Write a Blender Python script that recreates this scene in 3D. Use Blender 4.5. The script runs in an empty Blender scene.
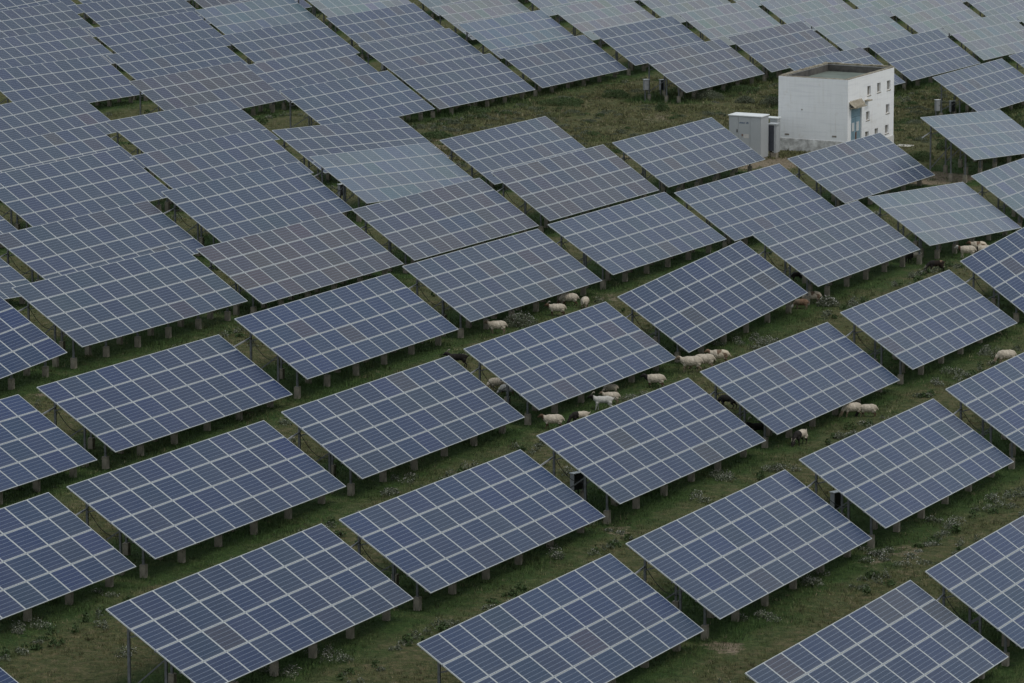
import bpy, bmesh, math, random
import numpy as np
from mathutils import Matrix, Vector, Euler

SC = bpy.context.scene
COL = SC.collection
R = math.radians
rng = random.Random(7)
nrng = np.random.default_rng(11)

# ------------------------------------------------------------------ camera, light, exposure
cam_d = bpy.data.cameras.new('camera')
cam = bpy.data.objects.new('camera', cam_d)
COL.objects.link(cam)
cam_d.sensor_width = 36.0
cam_d.lens = 5074.24 / 1024.0 * 36.0
cam_d.clip_start = 1.0
cam_d.clip_end = 9000.0
cam.location = (0, 0, 40.0)
cam.rotation_euler = (R(90 - 9.9965), 0, 0)
SC.camera = cam

SUN_EL, SUN_AZ = 58.0, 125.0            # azimuth measured clockwise from +Y (away from the camera)
w = bpy.data.worlds.new('World')
SC.world = w
w.use_nodes = True
nt = w.node_tree
nt.nodes.clear()
N = nt.nodes.new
sky = N('ShaderNodeTexSky')
sky.sky_type = 'NISHITA'
sky.sun_disc = False
sky.sun_elevation = R(SUN_EL)
sky.sun_rotation = R(SUN_AZ)
sky.air_density = 1.0
sky.dust_density = 3.0
tc = N('ShaderNodeTexCoord')
mp = N('ShaderNodeMapping'); mp.inputs['Scale'].default_value = (1.0, 1.0, 3.5)
nz = N('ShaderNodeTexNoise'); nz.inputs['Scale'].default_value = 2.2; nz.inputs['Detail'].default_value = 5
cr = N('ShaderNodeValToRGB')
cr.color_ramp.elements[0].position = 0.32; cr.color_ramp.elements[0].color = (2.55, 2.85, 3.1, 1)
cr.color_ramp.elements[1].position = 0.72; cr.color_ramp.elements[1].color = (4.7, 5.0, 5.1, 1)
mx = N('ShaderNodeMixRGB'); mx.inputs['Fac'].default_value = 0.82
bg = N('ShaderNodeBackground'); bg.inputs['Strength'].default_value = 0.10
out = N('ShaderNodeOutputWorld')
L = nt.links.new
L(tc.outputs['Generated'], mp.inputs['Vector']); L(mp.outputs['Vector'], nz.inputs['Vector'])
L(nz.outputs['Fac'], cr.inputs['Fac'])
L(sky.outputs['Color'], mx.inputs['Color1']); L(cr.outputs['Color'], mx.inputs['Color2'])
L(mx.outputs['Color'], bg.inputs['Color']); L(bg.outputs['Background'], out.inputs['Surface'])

sd = bpy.data.lights.new('sun', 'SUN')
sd.energy = 0.5
sd.angle = R(25)
sd.color = (1.0, 0.96, 0.90)
sun = bpy.data.objects.new('sun', sd); COL.objects.link(sun)
a, e = R(SUN_AZ), R(SUN_EL)
dirv = Vector((math.sin(a) * math.cos(e), math.cos(a) * math.cos(e), math.sin(e)))
sun.rotation_euler = dirv.to_track_quat('Z', 'Y').to_euler()
sun.location = (60, 100, 120)

SC.view_settings.view_transform = 'Standard'
SC.view_settings.look = 'None'
SC.view_settings.exposure = 0.84
SC.view_settings.gamma = 1.0
SC.view_settings.use_curve_mapping = False

# ------------------------------------------------------------------ data: 99 panel tables (row position, row, centre, yaw, tilt, roll)
TABLES = [
    (-1, 0, -17.542, 139.223, 3.716, 1.2001, 0.6041, 0.0086),
    (0, -1, -17.166, 160.027, 4.295, 1.2038, 0.6092, 0.0375),
    (0, 0, -7.739, 156.259, 4.064, 1.2069, 0.5982, 0.041),
    (0, 1, 1.721, 153.787, 3.574, 1.2005, 0.6048, 0.04),
    (0, 2, 11.355, 151.198, 3.316, 1.1999, 0.589, 0.0427),
    (1, -2, -20.077, 179.805, 4.022, 1.2046, 0.5995, 0.0419),
    (1, -1, -10.635, 176.329, 3.704, 1.2043, 0.5904, 0.0415),
    (1, 0, -1.191, 172.752, 3.323, 1.1967, 0.5864, 0.0416),
    (1, 1, 8.297, 170.022, 3.099, 1.1981, 0.5946, 0.0398),
    (1, 2, 17.928, 167.476, 2.723, 1.1985, 0.5974, 0.0407),
    (2, -3, -23.027, 200.128, 4.071, 1.1954, 0.6162, -0.0113),
    (2, -2, -13.48, 196.251, 3.439, 1.2012, 0.5961, 0.0413),
    (2, -1, -4.036, 192.676, 3.171, 1.1982, 0.6038, 0.0388),
    (2, 0, 5.457, 189.17, 2.932, 1.1967, 0.6051, 0.0417),
    (2, 1, 14.919, 186.223, 2.655, 1.1946, 0.5958, 0.0409),
    (3, -4, -25.809, 219.885, 4.003, 1.1999, 0.5933, 0.0757),
    (3, -3, -16.368, 216.567, 3.891, 1.196, 0.6061, 0.0395),
    (3, -2, -6.878, 212.747, 3.252, 1.2003, 0.608, 0.0376),
    (3, -1, 2.586, 209.066, 2.637, 1.2001, 0.6006, 0.0407),
    (3, 0, 12.007, 205.564, 2.326, 1.2006, 0.6089, 0.0403),
    (3, 1, 21.601, 202.488, 2.262, 1.1901, 0.5966, 0.0336),
    (4, -5, -28.659, 239.189, 3.547, 1.2037, 0.603, 0.0427),
    (4, -4, -19.208, 236.158, 3.063, 1.2041, 0.5969, 0.0388),
    (4, -3, -9.707, 232.882, 2.959, 1.2017, 0.6081, 0.0398),
    (4, -2, -0.298, 229.181, 2.759, 1.1966, 0.6031, 0.0416),
    (4, -1, 9.182, 225.528, 2.398, 1.1987, 0.5989, -0.0037),
    (4, 0, 18.633, 222.012, 1.941, 1.2015, 0.5987, 0.0393),
    (5, -6, -31.51, 258.154, 2.914, 1.2048, 0.6007, 0.0397),
    (5, -5, -22.055, 255.446, 2.952, 1.2052, 0.6081, 0.0386),
    (5, -4, -12.651, 252.449, 2.679, 1.2062, 0.6162, 0.0419),
    (5, -3, -3.17, 249.189, 2.317, 1.1989, 0.6041, 0.0405),
    (5, -2, 6.253, 245.538, 2.167, 1.2008, 0.5836, 0.0419),
    (5, -1, 15.766, 241.969, 2.23, 1.2014, 0.6002, 0.0415),
    (5, 0, 25.526, 238.474, 2.01, 1.1624, 0.619, -0.0231),
    (6, -6, -24.938, 274.407, 1.715, 1.206, 0.5913, 0.0376),
    (6, -5, -15.465, 271.64, 1.834, 1.2087, 0.6108, 0.038),
    (6, -4, -6.042, 268.698, 1.839, 1.2041, 0.5986, 0.0828),
    (6, -3, 3.456, 265.5, 1.787, 1.1991, 0.617, 0.0398),
    (6, -2, 12.821, 261.845, 1.288, 1.1932, 0.6017, 0.0406),
    (6, -1, 22.384, 258.286, 1.205, 1.1931, 0.595, 0.0879),
    (7, -7, -27.594, 293.456, 1.205, 1.2212, 0.6051, 0.0323),
    (7, -6, -18.32, 290.691, 1.131, 1.1949, 0.5836, 0.0423),
    (7, -5, -8.536, 287.869, 0.725, 1.1533, 0.5813, 0.0743),
    (7, -4, 0.51, 284.952, 0.828, 1.2052, 0.6069, 0.0419),
    (7, -3, 10.017, 281.818, 1.154, 1.1996, 0.6011, 0.0385),
    (7, -2, 19.435, 278.171, 0.777, 1.1955, 0.5956, 0.0399),
    (7, -1, 29.045, 274.588, 0.37, 1.19, 0.6078, 0.0339),
    (8, -2, 27.819, 294.383, 0.433, 1.1997, 0.6011, 0.0931),
    (9, -9, -28.365, 319.103, 0.353, 1.1853, 0.6336, 0.0455),
    (9, -8, -18.929, 315.8, 0.301, 1.2037, 0.6119, 0.0363),
    (9, -7, -9.491, 312.505, 0.127, 1.1901, 0.6062, 0.0389),
    (10, -10, -31.156, 338.564, -0.006, 1.2063, 0.6048, 0.039),
    (10, -9, -21.794, 335.343, -0.388, 1.1903, 0.603, 0.0358),
    (10, -8, -12.75, 332.0, -0.606, 1.1999, 0.5898, 0.0296),
    (10, -7, -3.036, 328.703, -0.661, 1.1917, 0.6012, 0.0415),
    (11, -11, -33.945, 357.798, -0.413, 1.2167, 0.6063, 0.0361),
    (11, -10, -24.576, 354.791, -0.812, 1.1839, 0.6039, 0.0269),
    (11, -9, -15.306, 351.513, -0.947, 1.205, 0.6091, 0.0342),
    (11, -8, -5.855, 348.161, -1.202, 1.2063, 0.5858, 0.0359),
    (11, -7, 3.521, 344.843, -1.294, 1.1996, 0.6017, 0.038),
    (11, -6, 12.968, 341.444, -1.182, 1.205, 0.6042, 0.0386),
    (11, -5, 22.475, 338.294, -1.362, 1.2053, 0.6075, 0.0413),
    (11, -4, 31.885, 335.201, -1.803, 1.2019, 0.5921, 0.0371),
    (12, -12, -36.943, 376.914, -1.037, 1.1993, 0.603, 0.0123),
    (12, -11, -27.111, 374.036, -1.337, 1.1963, 0.6186, 0.0361),
    (12, -10, -18.282, 370.967, -1.326, 1.2004, 0.5999, 0.0345),
    (12, -9, -8.77, 367.63, -1.57, 1.2074, 0.6172, 0.0367),
    (12, -8, 0.68, 364.276, -1.659, 1.2043, 0.6054, 0.0401),
    (12, -7, 10.15, 360.96, -1.745, 1.197, 0.6022, 0.0391),
    (12, -6, 19.469, 357.696, -1.778, 1.2024, 0.6073, 0.0361),
    (12, -5, 29.016, 354.586, -2.013, 1.1927, 0.6137, 0.0387),
    (12, -4, 38.442, 351.567, -2.204, 1.2013, 0.6017, 0.0194),
    (13, -13, -39.349, 396.205, -1.562, 1.1994, 0.6054, 0.0203),
    (13, -12, -29.915, 393.23, -1.763, 1.1988, 0.6066, 0.0208),
    (13, -11, -20.268, 390.267, -1.999, 1.1985, 0.6077, 0.0215),
    (13, -10, -12.125, 387.123, -1.366, 1.1925, 0.6085, 0.047),
    (13, -9, -1.536, 383.736, -2.607, 1.2118, 0.5948, 0.0423),
    (13, -8, 7.331, 380.361, -2.251, 1.2112, 0.5877, 0.0399),
    (13, -7, 16.694, 377.04, -2.336, 1.2034, 0.6105, 0.0394),
    (13, -6, 25.794, 373.893, -2.368, 1.185, 0.5853, 0.0416),
    (13, -5, 35.485, 370.842, -2.582, 1.1904, 0.6152, 0.0438),
    (14, -12, -23.081, 409.548, -2.338, 1.1987, 0.6069, 0.025),
    (14, -11, -13.69, 406.522, -2.511, 1.1983, 0.6067, 0.0229),
    (14, -10, -4.238, 403.27, -2.741, 1.1987, 0.6059, 0.0146),
    (14, -9, 4.383, 399.928, -2.57, 1.1978, 0.6044, 0.0361),
    (14, -8, 13.718, 396.452, -2.85, 1.1999, 0.6059, 0.0376),
    (14, -7, 23.448, 393.098, -3.139, 1.2011, 0.6078, 0.0311),
    (14, -6, 33.045, 389.997, -3.308, 1.2017, 0.5992, 0.0258),
    (14, -5, 42.449, 387.066, -3.519, 1.1992, 0.6022, 0.0231),
    (15, -10, 2.027, 419.492, -3.144, 1.1984, 0.6037, 0.0221),
    (15, -9, 10.567, 416.162, -3.217, 1.1977, 0.6011, 0.0218),
    (15, -8, 20.161, 412.581, -3.319, 1.1982, 0.6006, 0.0246),
    (15, -7, 30.398, 409.191, -3.801, 1.1977, 0.6052, 0.0115),
    (15, -6, 40.063, 406.173, -4.026, 1.1965, 0.6119, 0.0172),
    (16, -8, 27.818, 428.707, -3.962, 1.1984, 0.6021, 0.0236),
    (16, -7, 37.84, 425.334, -4.358, 1.198, 0.6052, 0.0175),
]
PX, PY = 1.665, 1.0097

# ------------------------------------------------------------------ ground height
_C = np.array([t[2:4] for t in TABLES]); _Z = np.array([t[4] for t in TABLES]) - 1.85
def _basis(x, y):
    x = x / 100; y = (y - 250) / 100
    return np.stack([np.ones_like(x), x, y, x * x, x * y, y * y], -1)
_co = np.linalg.lstsq(_basis(_C[:, 0], _C[:, 1]), _Z, rcond=None)[0]
_rs = _Z - _basis(_C[:, 0], _C[:, 1]) @ _co
def ground(x, y):
    x = np.clip(np.asarray(x, float), -60, 70); y = np.clip(np.asarray(y, float), 110, 460)
    b = _basis(x, y) @ _co
    d = ((x[..., None] - _C[:, 0]) ** 2 + (y[..., None] - _C[:, 1]) ** 2) / (2 * 7.0 ** 2)
    k = np.exp(-d)
    return b + (k * _rs).sum(-1) / (k.sum(-1) + .05)
def gz(x, y): return float(ground(x, y))

# ------------------------------------------------------------------ helpers
def tag(o, label=None, cat=None, group=None, kind=None):
    if label: o['label'] = label
    if cat: o['category'] = cat
    if group: o['group'] = group
    if kind: o['kind'] = kind
    return o
def link(name, data, parent=None, M=None):
    o = bpy.data.objects.new(name, data)
    COL.objects.link(o)
    if parent is not None: o.parent = parent
    if M is not None: o.matrix_basis = M
    return o
def empty(name, M):
    return link(name, None, None, M)
def mesh_from_bm(name, bm, mats):
    me = bpy.data.meshes.new(name)
    bm.normal_update(); bm.to_mesh(me); bm.free()
    for m in mats: me.materials.append(m)
    return me
def box(bm, x0, x1, y0, y1, z0, z1, mat=0, M=None):
    vs = [bm.verts.new((x, y, z)) for z in (z0, z1) for y in (y0, y1) for x in (x0, x1)]
    if M is not None:
        for v in vs: v.co = M @ v.co
    fs = []
    for q in ((0, 2, 3, 1), (4, 5, 7, 6), (0, 1, 5, 4), (2, 6, 7, 3), (0, 4, 6, 2), (1, 3, 7, 5)):
        f = bm.faces.new([vs[i] for i in q]); f.material_index = mat; fs.append(f)
    return fs
def bar(bm, p, q, wx, wy, mat=0):
    p, q = Vector(p), Vector(q); d = q - p
    M = Matrix.Translation(p) @ d.to_track_quat('Z', 'Y').to_matrix().to_4x4()
    box(bm, -wx / 2, wx / 2, -wy / 2, wy / 2, 0, d.length, mat, M)
def bevel(bm, w, seg=2):
    bmesh.ops.bevel(bm, geom=bm.edges[:], offset=w, segments=seg, affect='EDGES', profile=.6)
def tube(bm, pts, r, n=6, mat=0):
    prev = None
    pts = [Vector(p) for p in pts]
    for i, p in enumerate(pts):
        d = (pts[min(i + 1, len(pts) - 1)] - pts[max(i - 1, 0)])
        q = d.to_track_quat('Z', 'Y')
        ring = [bm.verts.new(p + q @ Vector((r * math.cos(t * 2 * math.pi / n), r * math.sin(t * 2 * math.pi / n), 0))) for t in range(n)]
        if prev:
            for t in range(n):
                f = bm.faces.new((prev[t], prev[(t + 1) % n], ring[(t + 1) % n], ring[t])); f.material_index = mat
        else: bm.faces.new(ring[::-1]).material_index = mat
        prev = ring
    bm.faces.new(prev).material_index = mat

# ------------------------------------------------------------------ materials
def mat(name, rough=.8, metal=0.0, spec=.5):
    m = bpy.data.materials.new(name); m.use_nodes = True
    n = m.node_tree; b = n.nodes['Principled BSDF']
    b.inputs['Roughness'].default_value = rough
    b.inputs['Metallic'].default_value = metal
    b.inputs['Specular IOR Level'].default_value = spec
    return m, n, b
def noise(n, scale, detail=4, rough=.6, coord='Object', vec=None):
    if vec is None:
        t = n.nodes.new('ShaderNodeTexCoord'); vec = t.outputs[coord]
    z = n.nodes.new('ShaderNodeTexNoise'); z.inputs['Scale'].default_value = scale
    z.inputs['Detail'].default_value = detail; z.inputs['Roughness'].default_value = rough
    n.links.new(vec, z.inputs['Vector'])
    return z.outputs['Fac']
def ramp(n, fac, stops):
    r = n.nodes.new('ShaderNodeValToRGB')
    el = r.color_ramp.elements
    while len(el) < len(stops): el.new(.5)
    for e_, (p, c) in zip(el, stops): e_.position = p; e_.color = (*c, 1)
    n.links.new(fac, r.inputs['Fac'])
    return r.outputs['Color']
def mixc(n, fac, a, b, mode='MIX'):
    m = n.nodes.new('ShaderNodeMixRGB'); m.blend_type = mode
    for s, v in ((m.inputs['Fac'], fac), (m.inputs['Color1'], a), (m.inputs['Color2'], b)):
        if isinstance(v, (int, float)): s.default_value = v
        elif isinstance(v, tuple): s.default_value = (*v, 1)
        else: n.links.new(v, s)
    return m.outputs['Color']
def bump(n, b, h, dist=.02, strength=.6):
    u = n.nodes.new('ShaderNodeBump'); u.inputs['Distance'].default_value = dist; u.inputs['Strength'].default_value = strength
    n.links.new(h, u.inputs['Height']); n.links.new(u.outputs['Normal'], b.inputs['Normal'])
def mathn(n, op, a, b=None):
    m = n.nodes.new('ShaderNodeMath'); m.operation = op
    for s, v in zip(m.inputs, (a, b)):
        if v is None: continue
        if isinstance(v, (int, float)): s.default_value = v
        else: n.links.new(v, s)
    return m.outputs[0]
def simple(name, c1, c2, scale=8, rough=.8, metal=0.0, bumpd=0, spec=.5):
    m, n, b = mat(name, rough, metal, spec)
    f = noise(n, scale)
    n.links.new(ramp(n, f, [(.3, c1), (.7, c2)]), b.inputs['Base Color'])
    if bumpd: bump(n, b, noise(n, scale * 4), bumpd)
    return m

# solar cells under glass: base colour per module, thin pale gaps between the cell rows, a little dust
M_CELL, n, b = mat('solar_cells', .3, 0.0, .11)
oi = n.nodes.new('ShaderNodeObjectInfo')
t = n.nodes.new('ShaderNodeTexCoord'); sx = n.nodes.new('ShaderNodeSeparateXYZ'); n.links.new(t.outputs['Object'], sx.inputs[0])
def gaps(sock, size, width, cells):
    v = mathn(n, 'MULTIPLY', mathn(n, 'ADD', sock, size / 2), cells / size)
    fr = mathn(n, 'FRACT', v)
    d = mathn(n, 'ABSOLUTE', mathn(n, 'SUBTRACT', fr, .5))
    return mathn(n, 'GREATER_THAN', d, .5 - width * cells / size / 2)
gy = gaps(sx.outputs['Y'], .93, .011, 6)
gx = gaps(sx.outputs['X'], 1.60, .006, 10)
g2 = mathn(n, 'MAXIMUM', gy, mathn(n, 'MULTIPLY', gx, .25))
cryst = ramp(n, noise(n, 9, 3), [(.3, (.88, .88, .88)), (.7, (1.12, 1.12, 1.12))])
c1 = mixc(n, 1.0, oi.outputs['Color'], cryst, 'MULTIPLY')
c1 = mixc(n, g2, c1, (.19, .23, .30))
dust = mathn(n, 'MULTIPLY', noise(n, 1.3, 5, coord='Object'), .035)
c1 = mixc(n, dust, c1, (.30, .29, .27))
low = mathn(n, 'MULTIPLY', mathn(n, 'MAXIMUM', mathn(n, 'SUBTRACT', mathn(n, 'MULTIPLY', sx.outputs['Y'], -1.0), .33), 0.0), 1.1)
vec = n.nodes.new('ShaderNodeVectorMath'); vec.operation = 'ADD'
n.links.new(t.outputs['Object'], vec.inputs[0]); n.links.new(oi.outputs['Location'], vec.inputs[1])
streak = noise(n, 2.2, 5, .7, vec=vec.outputs[0])
c1 = mixc(n, mathn(n, 'MULTIPLY', low, streak), c1, (.26, .245, .21))
c1 = mixc(n, ramp(n, noise(n, .35, 3, .5, vec=vec.outputs[0]), [(.45, (0, 0, 0)), (.8, (.08, .08, .08))]), c1, (.20, .21, .23))
n.links.new(c1, b.inputs['Base Color'])
n.links.new(ramp(n, noise(n, 2.5), [(.3, (.22, .22, .22)), (.75, (.34, .34, .34))]), b.inputs['Roughness'])

M_FRAME = simple('aluminium_frame', (.44, .46, .455), (.53, .55, .54), 3, .5, .1)
M_BACK = simple('white_backsheet', (.55, .55, .56), (.65, .65, .66), 3, .7)
M_STEEL = simple('galvanised_steel', (.11, .113, .115), (.20, .205, .21), 5, .6, .3)
M_CONC = simple('pier_concrete', (.18, .158, .122), (.32, .285, .22), 6, .95, 0, .01)
M_BOXG = simple('grey_box_paint', (.20, .205, .21), (.27, .275, .28), 5, .6)
M_BOXD = simple('dark_box_paint', (.018, .019, .022), (.035, .036, .04), 5, .5)
M_WHITEP = simple('white_metal_paint', (.62, .64, .63), (.74, .76, .75), 4, .5)
M_CABLE = simple('black_cable', (.015, .015, .016), (.03, .03, .03), 5, .6)

# ground
M_GROUND, n, b = mat('meadow_ground', 1.0, 0, .1)
at = n.nodes.new('ShaderNodeAttribute'); at.attribute_name = 'cover'
se = n.nodes.new('ShaderNodeSeparateColor'); n.links.new(at.outputs['Color'], se.inputs[0])
f1 = noise(n, .35, 6, .65); f2 = noise(n, 2.6, 8, .7); f3 = noise(n, 9, 5, .75)
dry = ramp(n, f2, [(.30, (.046, .060, .024)), (.46, (.080, .092, .038)), (.57, (.122, .114, .056)), (.70, (.185, .150, .090))])
lush = ramp(n, f2, [(.3, (.030, .058, .017)), (.55, (.052, .090, .026)), (.8, (.085, .125, .042))])
k = mathn(n, 'ADD', se.outputs[0], mathn(n, 'MULTIPLY', mathn(n, 'SUBTRACT', f1, .5), 1.5))
k = ramp(n, k, [(.25, (0, 0, 0)), (.75, (1, 1, 1))])
c = mixc(n, k, dry, lush)
soil = ramp(n, f3, [(.3, (.16, .125, .085)), (.7, (.30, .25, .18))])
k2 = mathn(n, 'ADD', se.outputs[1], mathn(n, 'MULTIPLY', mathn(n, 'SUBTRACT', f2, .5), .9))
k2 = ramp(n, k2, [(.45, (0, 0, 0)), (.62, (1, 1, 1))])
c = mixc(n, k2, c, soil)
c = mixc(n, 1.0, c, ramp(n, f3, [(.3, (.55, .56, .56)), (.5, (1, 1, 1)), (.7, (1.5, 1.45, 1.35))]), 'MULTIPLY')
n.links.new(c, b.inputs['Base Color'])
bump(n, b, mathn(n, 'ADD', f2, mathn(n, 'MULTIPLY', f3, .4)), .25, .9)

def leaf_mat(name, stops, attr=False):
    m, n, b = mat(name, .75, 0, .25)
    if attr:
        at = n.nodes.new('ShaderNodeAttribute'); at.attribute_name = 'tint'
        n.links.new(at.outputs['Color'], b.inputs['Base Color'])
    else:
        n.links.new(ramp(n, noise(n, 3.0, 4), stops), b.inputs['Base Color'])
    return m
M_GRASS = leaf_mat('grass_blades', None, True)
M_BUSH = leaf_mat('shrub_leaves', [(.3, (.035, .062, .020)), (.55, (.060, .095, .032)), (.8, (.11, .14, .06))])
M_BUSHG = leaf_mat('grey_green_leaves', [(.3, (.06, .075, .045)), (.55, (.11, .125, .08)), (.8, (.20, .21, .15))])
M_PETAL = simple('pale_petals', (.42, .40, .36), (.66, .64, .60), 20, .8)
M_STEM = simple('woody_stem', (.06, .045, .03), (.12, .09, .06), 10, .9)

# ------------------------------------------------------------------ ground sheet
def table_local(x, y):
    """lushness from where the rain drips and the shade keeps the soil damp: nearest table's own frame"""
    best = np.full(x.shape, 1e9); lu = np.zeros(x.shape); edge = np.zeros(x.shape)
    for t_ in TABLES:
        dx, dy = x - t_[2], y - t_[3]; c_, s_ = math.cos(t_[5]), math.sin(t_[5])
        u = dx * c_ + dy * s_; v = -dx * s_ + dy * c_
        au = np.clip((9.4 - np.abs(u)) / 1.0, 0, 1)
        av = np.clip((v + 2.5) / .8, 0, 1) * np.clip((3.6 - v) / 1.2, 0, 1)
        lu = np.maximum(lu, au * av)
        edge = np.maximum(edge, np.clip((8.8 - np.abs(u)) / .8, 0, 1) * np.exp(-((v + 2.75) / .45) ** 2))
    return lu, edge
DIRT = [
    (15.4, 294.1, 1.6, 1.2),
    (13.6, 293.1, 1.2, 1.0),
    (16.3, 295.5, 1.2, 1.0),
    (22.5, 288.2, 1.6, 1.0),
    (23.7, 288.4, 1.6, 1.1),
    (24.9, 288.6, 1.4, 1.0),
    (26.1, 288.8, 1.0, 0.8),
    (-4.9, 307.8, 0.7, 1.1),
    (-4.3, 303.2, 0.8, 1.1),
    (-3.9, 298.3, 0.8, 1.0),
    (-3.3, 292.9, 0.6, 0.9),
    (9.5, 324.4, 2.6, 0.55),
    (12.0, 321.7, 1.6, 0.6),
    (6.9, 297.4, 0.9, 0.9),
    (12.7, 176.2, 1.0, 0.55),
    (14.1, 178.0, 1.2, 0.6),
    (7.1, 161.2, 0.7, 0.8),
    (6.6, 161.6, 0.6, 0.7),
    (3.9, 180.4, 1.2, 0.6),
    (-19.2, 203.3, 0.8, 0.6),
    (-11.6, 167.7, 0.8, 0.5),
    (4.4, 235.3, 1.2, 0.6),
    (1.6, 244.3, 1.0, 0.4),
]
def make_ground():
    xs = np.concatenate([np.linspace(-2500, -80, 12), np.arange(-64, 72.1, .8), np.linspace(90, 2500, 12)])
    ys = np.concatenate([np.linspace(-800, 60, 8), np.arange(112, 470.1, .8), np.linspace(520, 7000, 20)])
    X, Y = np.meshgrid(xs, ys)
    Z = np.concatenate([ground(X[i:i + 40], Y[i:i + 40]) for i in range(0, len(ys), 40)])
    Z += (np.sin(X * .9 + 1.3 * np.sin(Y * .37)) * np.sin(Y * .71 + np.sin(X * .53)) * .05)
    nx, ny = len(xs), len(ys)
    co = np.stack([X, Y, Z], -1).reshape(-1, 3)
    idx = np.arange(nx * ny).reshape(ny, nx)
    q = np.stack([idx[:-1, :-1], idx[:-1, 1:], idx[1:, 1:], idx[1:, :-1]], -1).reshape(-1, 4)
    me = bpy.data.meshes.new('ground')
    me.vertices.add(len(co)); me.vertices.foreach_set('co', co.ravel())
    me.loops.add(q.size); me.loops.foreach_set('vertex_index', q.ravel())
    me.polygons.add(len(q)); me.polygons.foreach_set('loop_start', np.arange(0, q.size, 4)); me.polygons.foreach_set('loop_total', np.full(len(q), 4))
    me.polygons.foreach_set('use_smooth', np.ones(len(q), bool))
    me.update(calc_edges=True)
    lu, ed = table_local(X.ravel(), Y.ravel())
    di = np.zeros(len(co))
    for (dx, dy, r_, s_) in DIRT:
        di = np.maximum(di, s_ * np.exp(-((co[:, 0] - dx) ** 2 + ((co[:, 1] - dy) * .45) ** 2) / r_ ** 2))
    ca = me.color_attributes.new('cover', 'FLOAT_COLOR', 'POINT')
    ca.data.foreach_set('color', np.stack([np.clip(lu * .8 + ed * .5, 0, 1), di, np.zeros_like(di), np.ones_like(di)], -1).ravel())
    me.materials.append(M_GROUND)
    o = link('ground', me); tag(o, kind='structure')
make_ground()

# ------------------------------------------------------------------ panel tables
def module_mesh():
    bm = bmesh.new()
    W, H, B = 1.649, .992, .018; E_ = .036
    # frame: four bars, glass inset 4 mm below the frame's lip, backsheet below
    box(bm, -W / 2, W / 2, -H / 2, -H / 2 + B, -.035, 0, 0)
    box(bm, -W / 2, W / 2, H / 2 - B, H / 2, -.035, 0, 0)
    box(bm, -W / 2, -W / 2 + E_, -H / 2 + B, H / 2 - B, -.035, 0, 0)
    box(bm, W / 2 - E_, W / 2, -H / 2 + B, H / 2 - B, -.035, 0, 0)
    vs = [bm.verts.new(p) for p in ((-W / 2 + E_, -H / 2 + B, -.004), (W / 2 - E_, -H / 2 + B, -.004), (W / 2 - E_, H / 2 - B, -.004), (-W / 2 + E_, H / 2 - B, -.004))]
    bm.faces.new(vs).material_index = 1
    vs = [bm.verts.new((p.co.x, p.co.y, -.014)) for p in vs[::-1]]
    bm.faces.new(vs).material_index = 2
    return mesh_from_bm('solar_module', bm, [M_FRAME, M_CELL, M_BACK])
ME_MOD = module_mesh()
bm = bmesh.new(); box(bm, -8.3, 8.3, -.028, .028, -.085, -.037); ME_RAIL = mesh_from_bm('rail', bm, [M_STEEL])
bm = bmesh.new(); box(bm, -.035, .035, -1.95, 1.95, -.175, -.087); ME_RAFT = mesh_from_bm('rafter', bm, [M_STEEL])
POSTS = ((1.35, 3.4), (-.16, 2.4), (-1.21, 1.7))       # local y on the table, length (the foot is buried)
ME_POST = []
for y_, ln in POSTS:
    bm = bmesh.new(); box(bm, -.04, .04, -.04, .04, -ln, 0)
    ME_POST.append(mesh_from_bm('post', bm, [M_STEEL]))
bm = bmesh.new(); box(bm, -.11, .11, -.11, .11, -.8, .46); bevel(bm, .015, 1); ME_FOOT = mesh_from_bm('concrete_footing', bm, [M_CONC])

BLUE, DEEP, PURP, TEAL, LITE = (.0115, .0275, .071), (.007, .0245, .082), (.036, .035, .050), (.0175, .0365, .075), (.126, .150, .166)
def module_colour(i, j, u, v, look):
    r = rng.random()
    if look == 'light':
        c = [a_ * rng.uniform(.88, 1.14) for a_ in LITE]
    elif look == 'sheen':
        c = [a_ * rng.uniform(.9, 1.12) for a_ in (.068, .096, .132)]  # sky sheen painted in as a paler cell colour
    else:
        near = i - j < 6
        if near: f_ = rng.random(); c = [a_ * f_ + b_ * (1 - f_) for a_, b_ in zip(DEEP, BLUE)] if r < .975 else (.027, .033, .060)
        elif look == 'purple': f_ = rng.uniform(.35, 1) if r < .85 else .1; c = [p_ * f_ + q_ * (1 - f_) for p_, q_ in zip(PURP, BLUE)]
        else: f_ = rng.random(); c = [p_ * f_ + q_ * (1 - f_) for p_, q_ in zip(TEAL, BLUE)] if r < .95 else (.030, .034, .058)
        c = [a_ * rng.uniform(.90, 1.11) for a_ in c]
        k_ = .0 if near else min(.012, .0012 * (i - j))  # grazing sky reflection and haze of far tables, added to their cell colour
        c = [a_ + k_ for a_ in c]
    return (*c, 1.0)
LOOK = {}
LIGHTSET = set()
SHEENSET = {(7, -1), (6, -1), (8, -2), (6, -4), (12, -10), (12, -8)}  # paler tables; the rolled ones' brighter sky reflection is put into cell colour
PURPLESET = {(5, -3), (6, -3), (11, -6), (9, -8), (12, -6), (13, -11), (4, -3), (2, -3)}
ORD = ['zeroth', 'first', 'second', 'third', 'fourth', 'fifth', 'sixth', 'seventh', 'eighth', 'ninth', 'tenth', 'eleventh', 'twelfth', 'thirteenth', 'fourteenth', 'fifteenth', 'sixteenth', 'seventeenth', 'eighteenth']
near_files, far_files = {}, {}
for t_ in TABLES:
    (near_files if t_[0] < 9 else far_files).setdefault(t_[1] + t_[0], []).append(t_)
LABEL = {}
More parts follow.
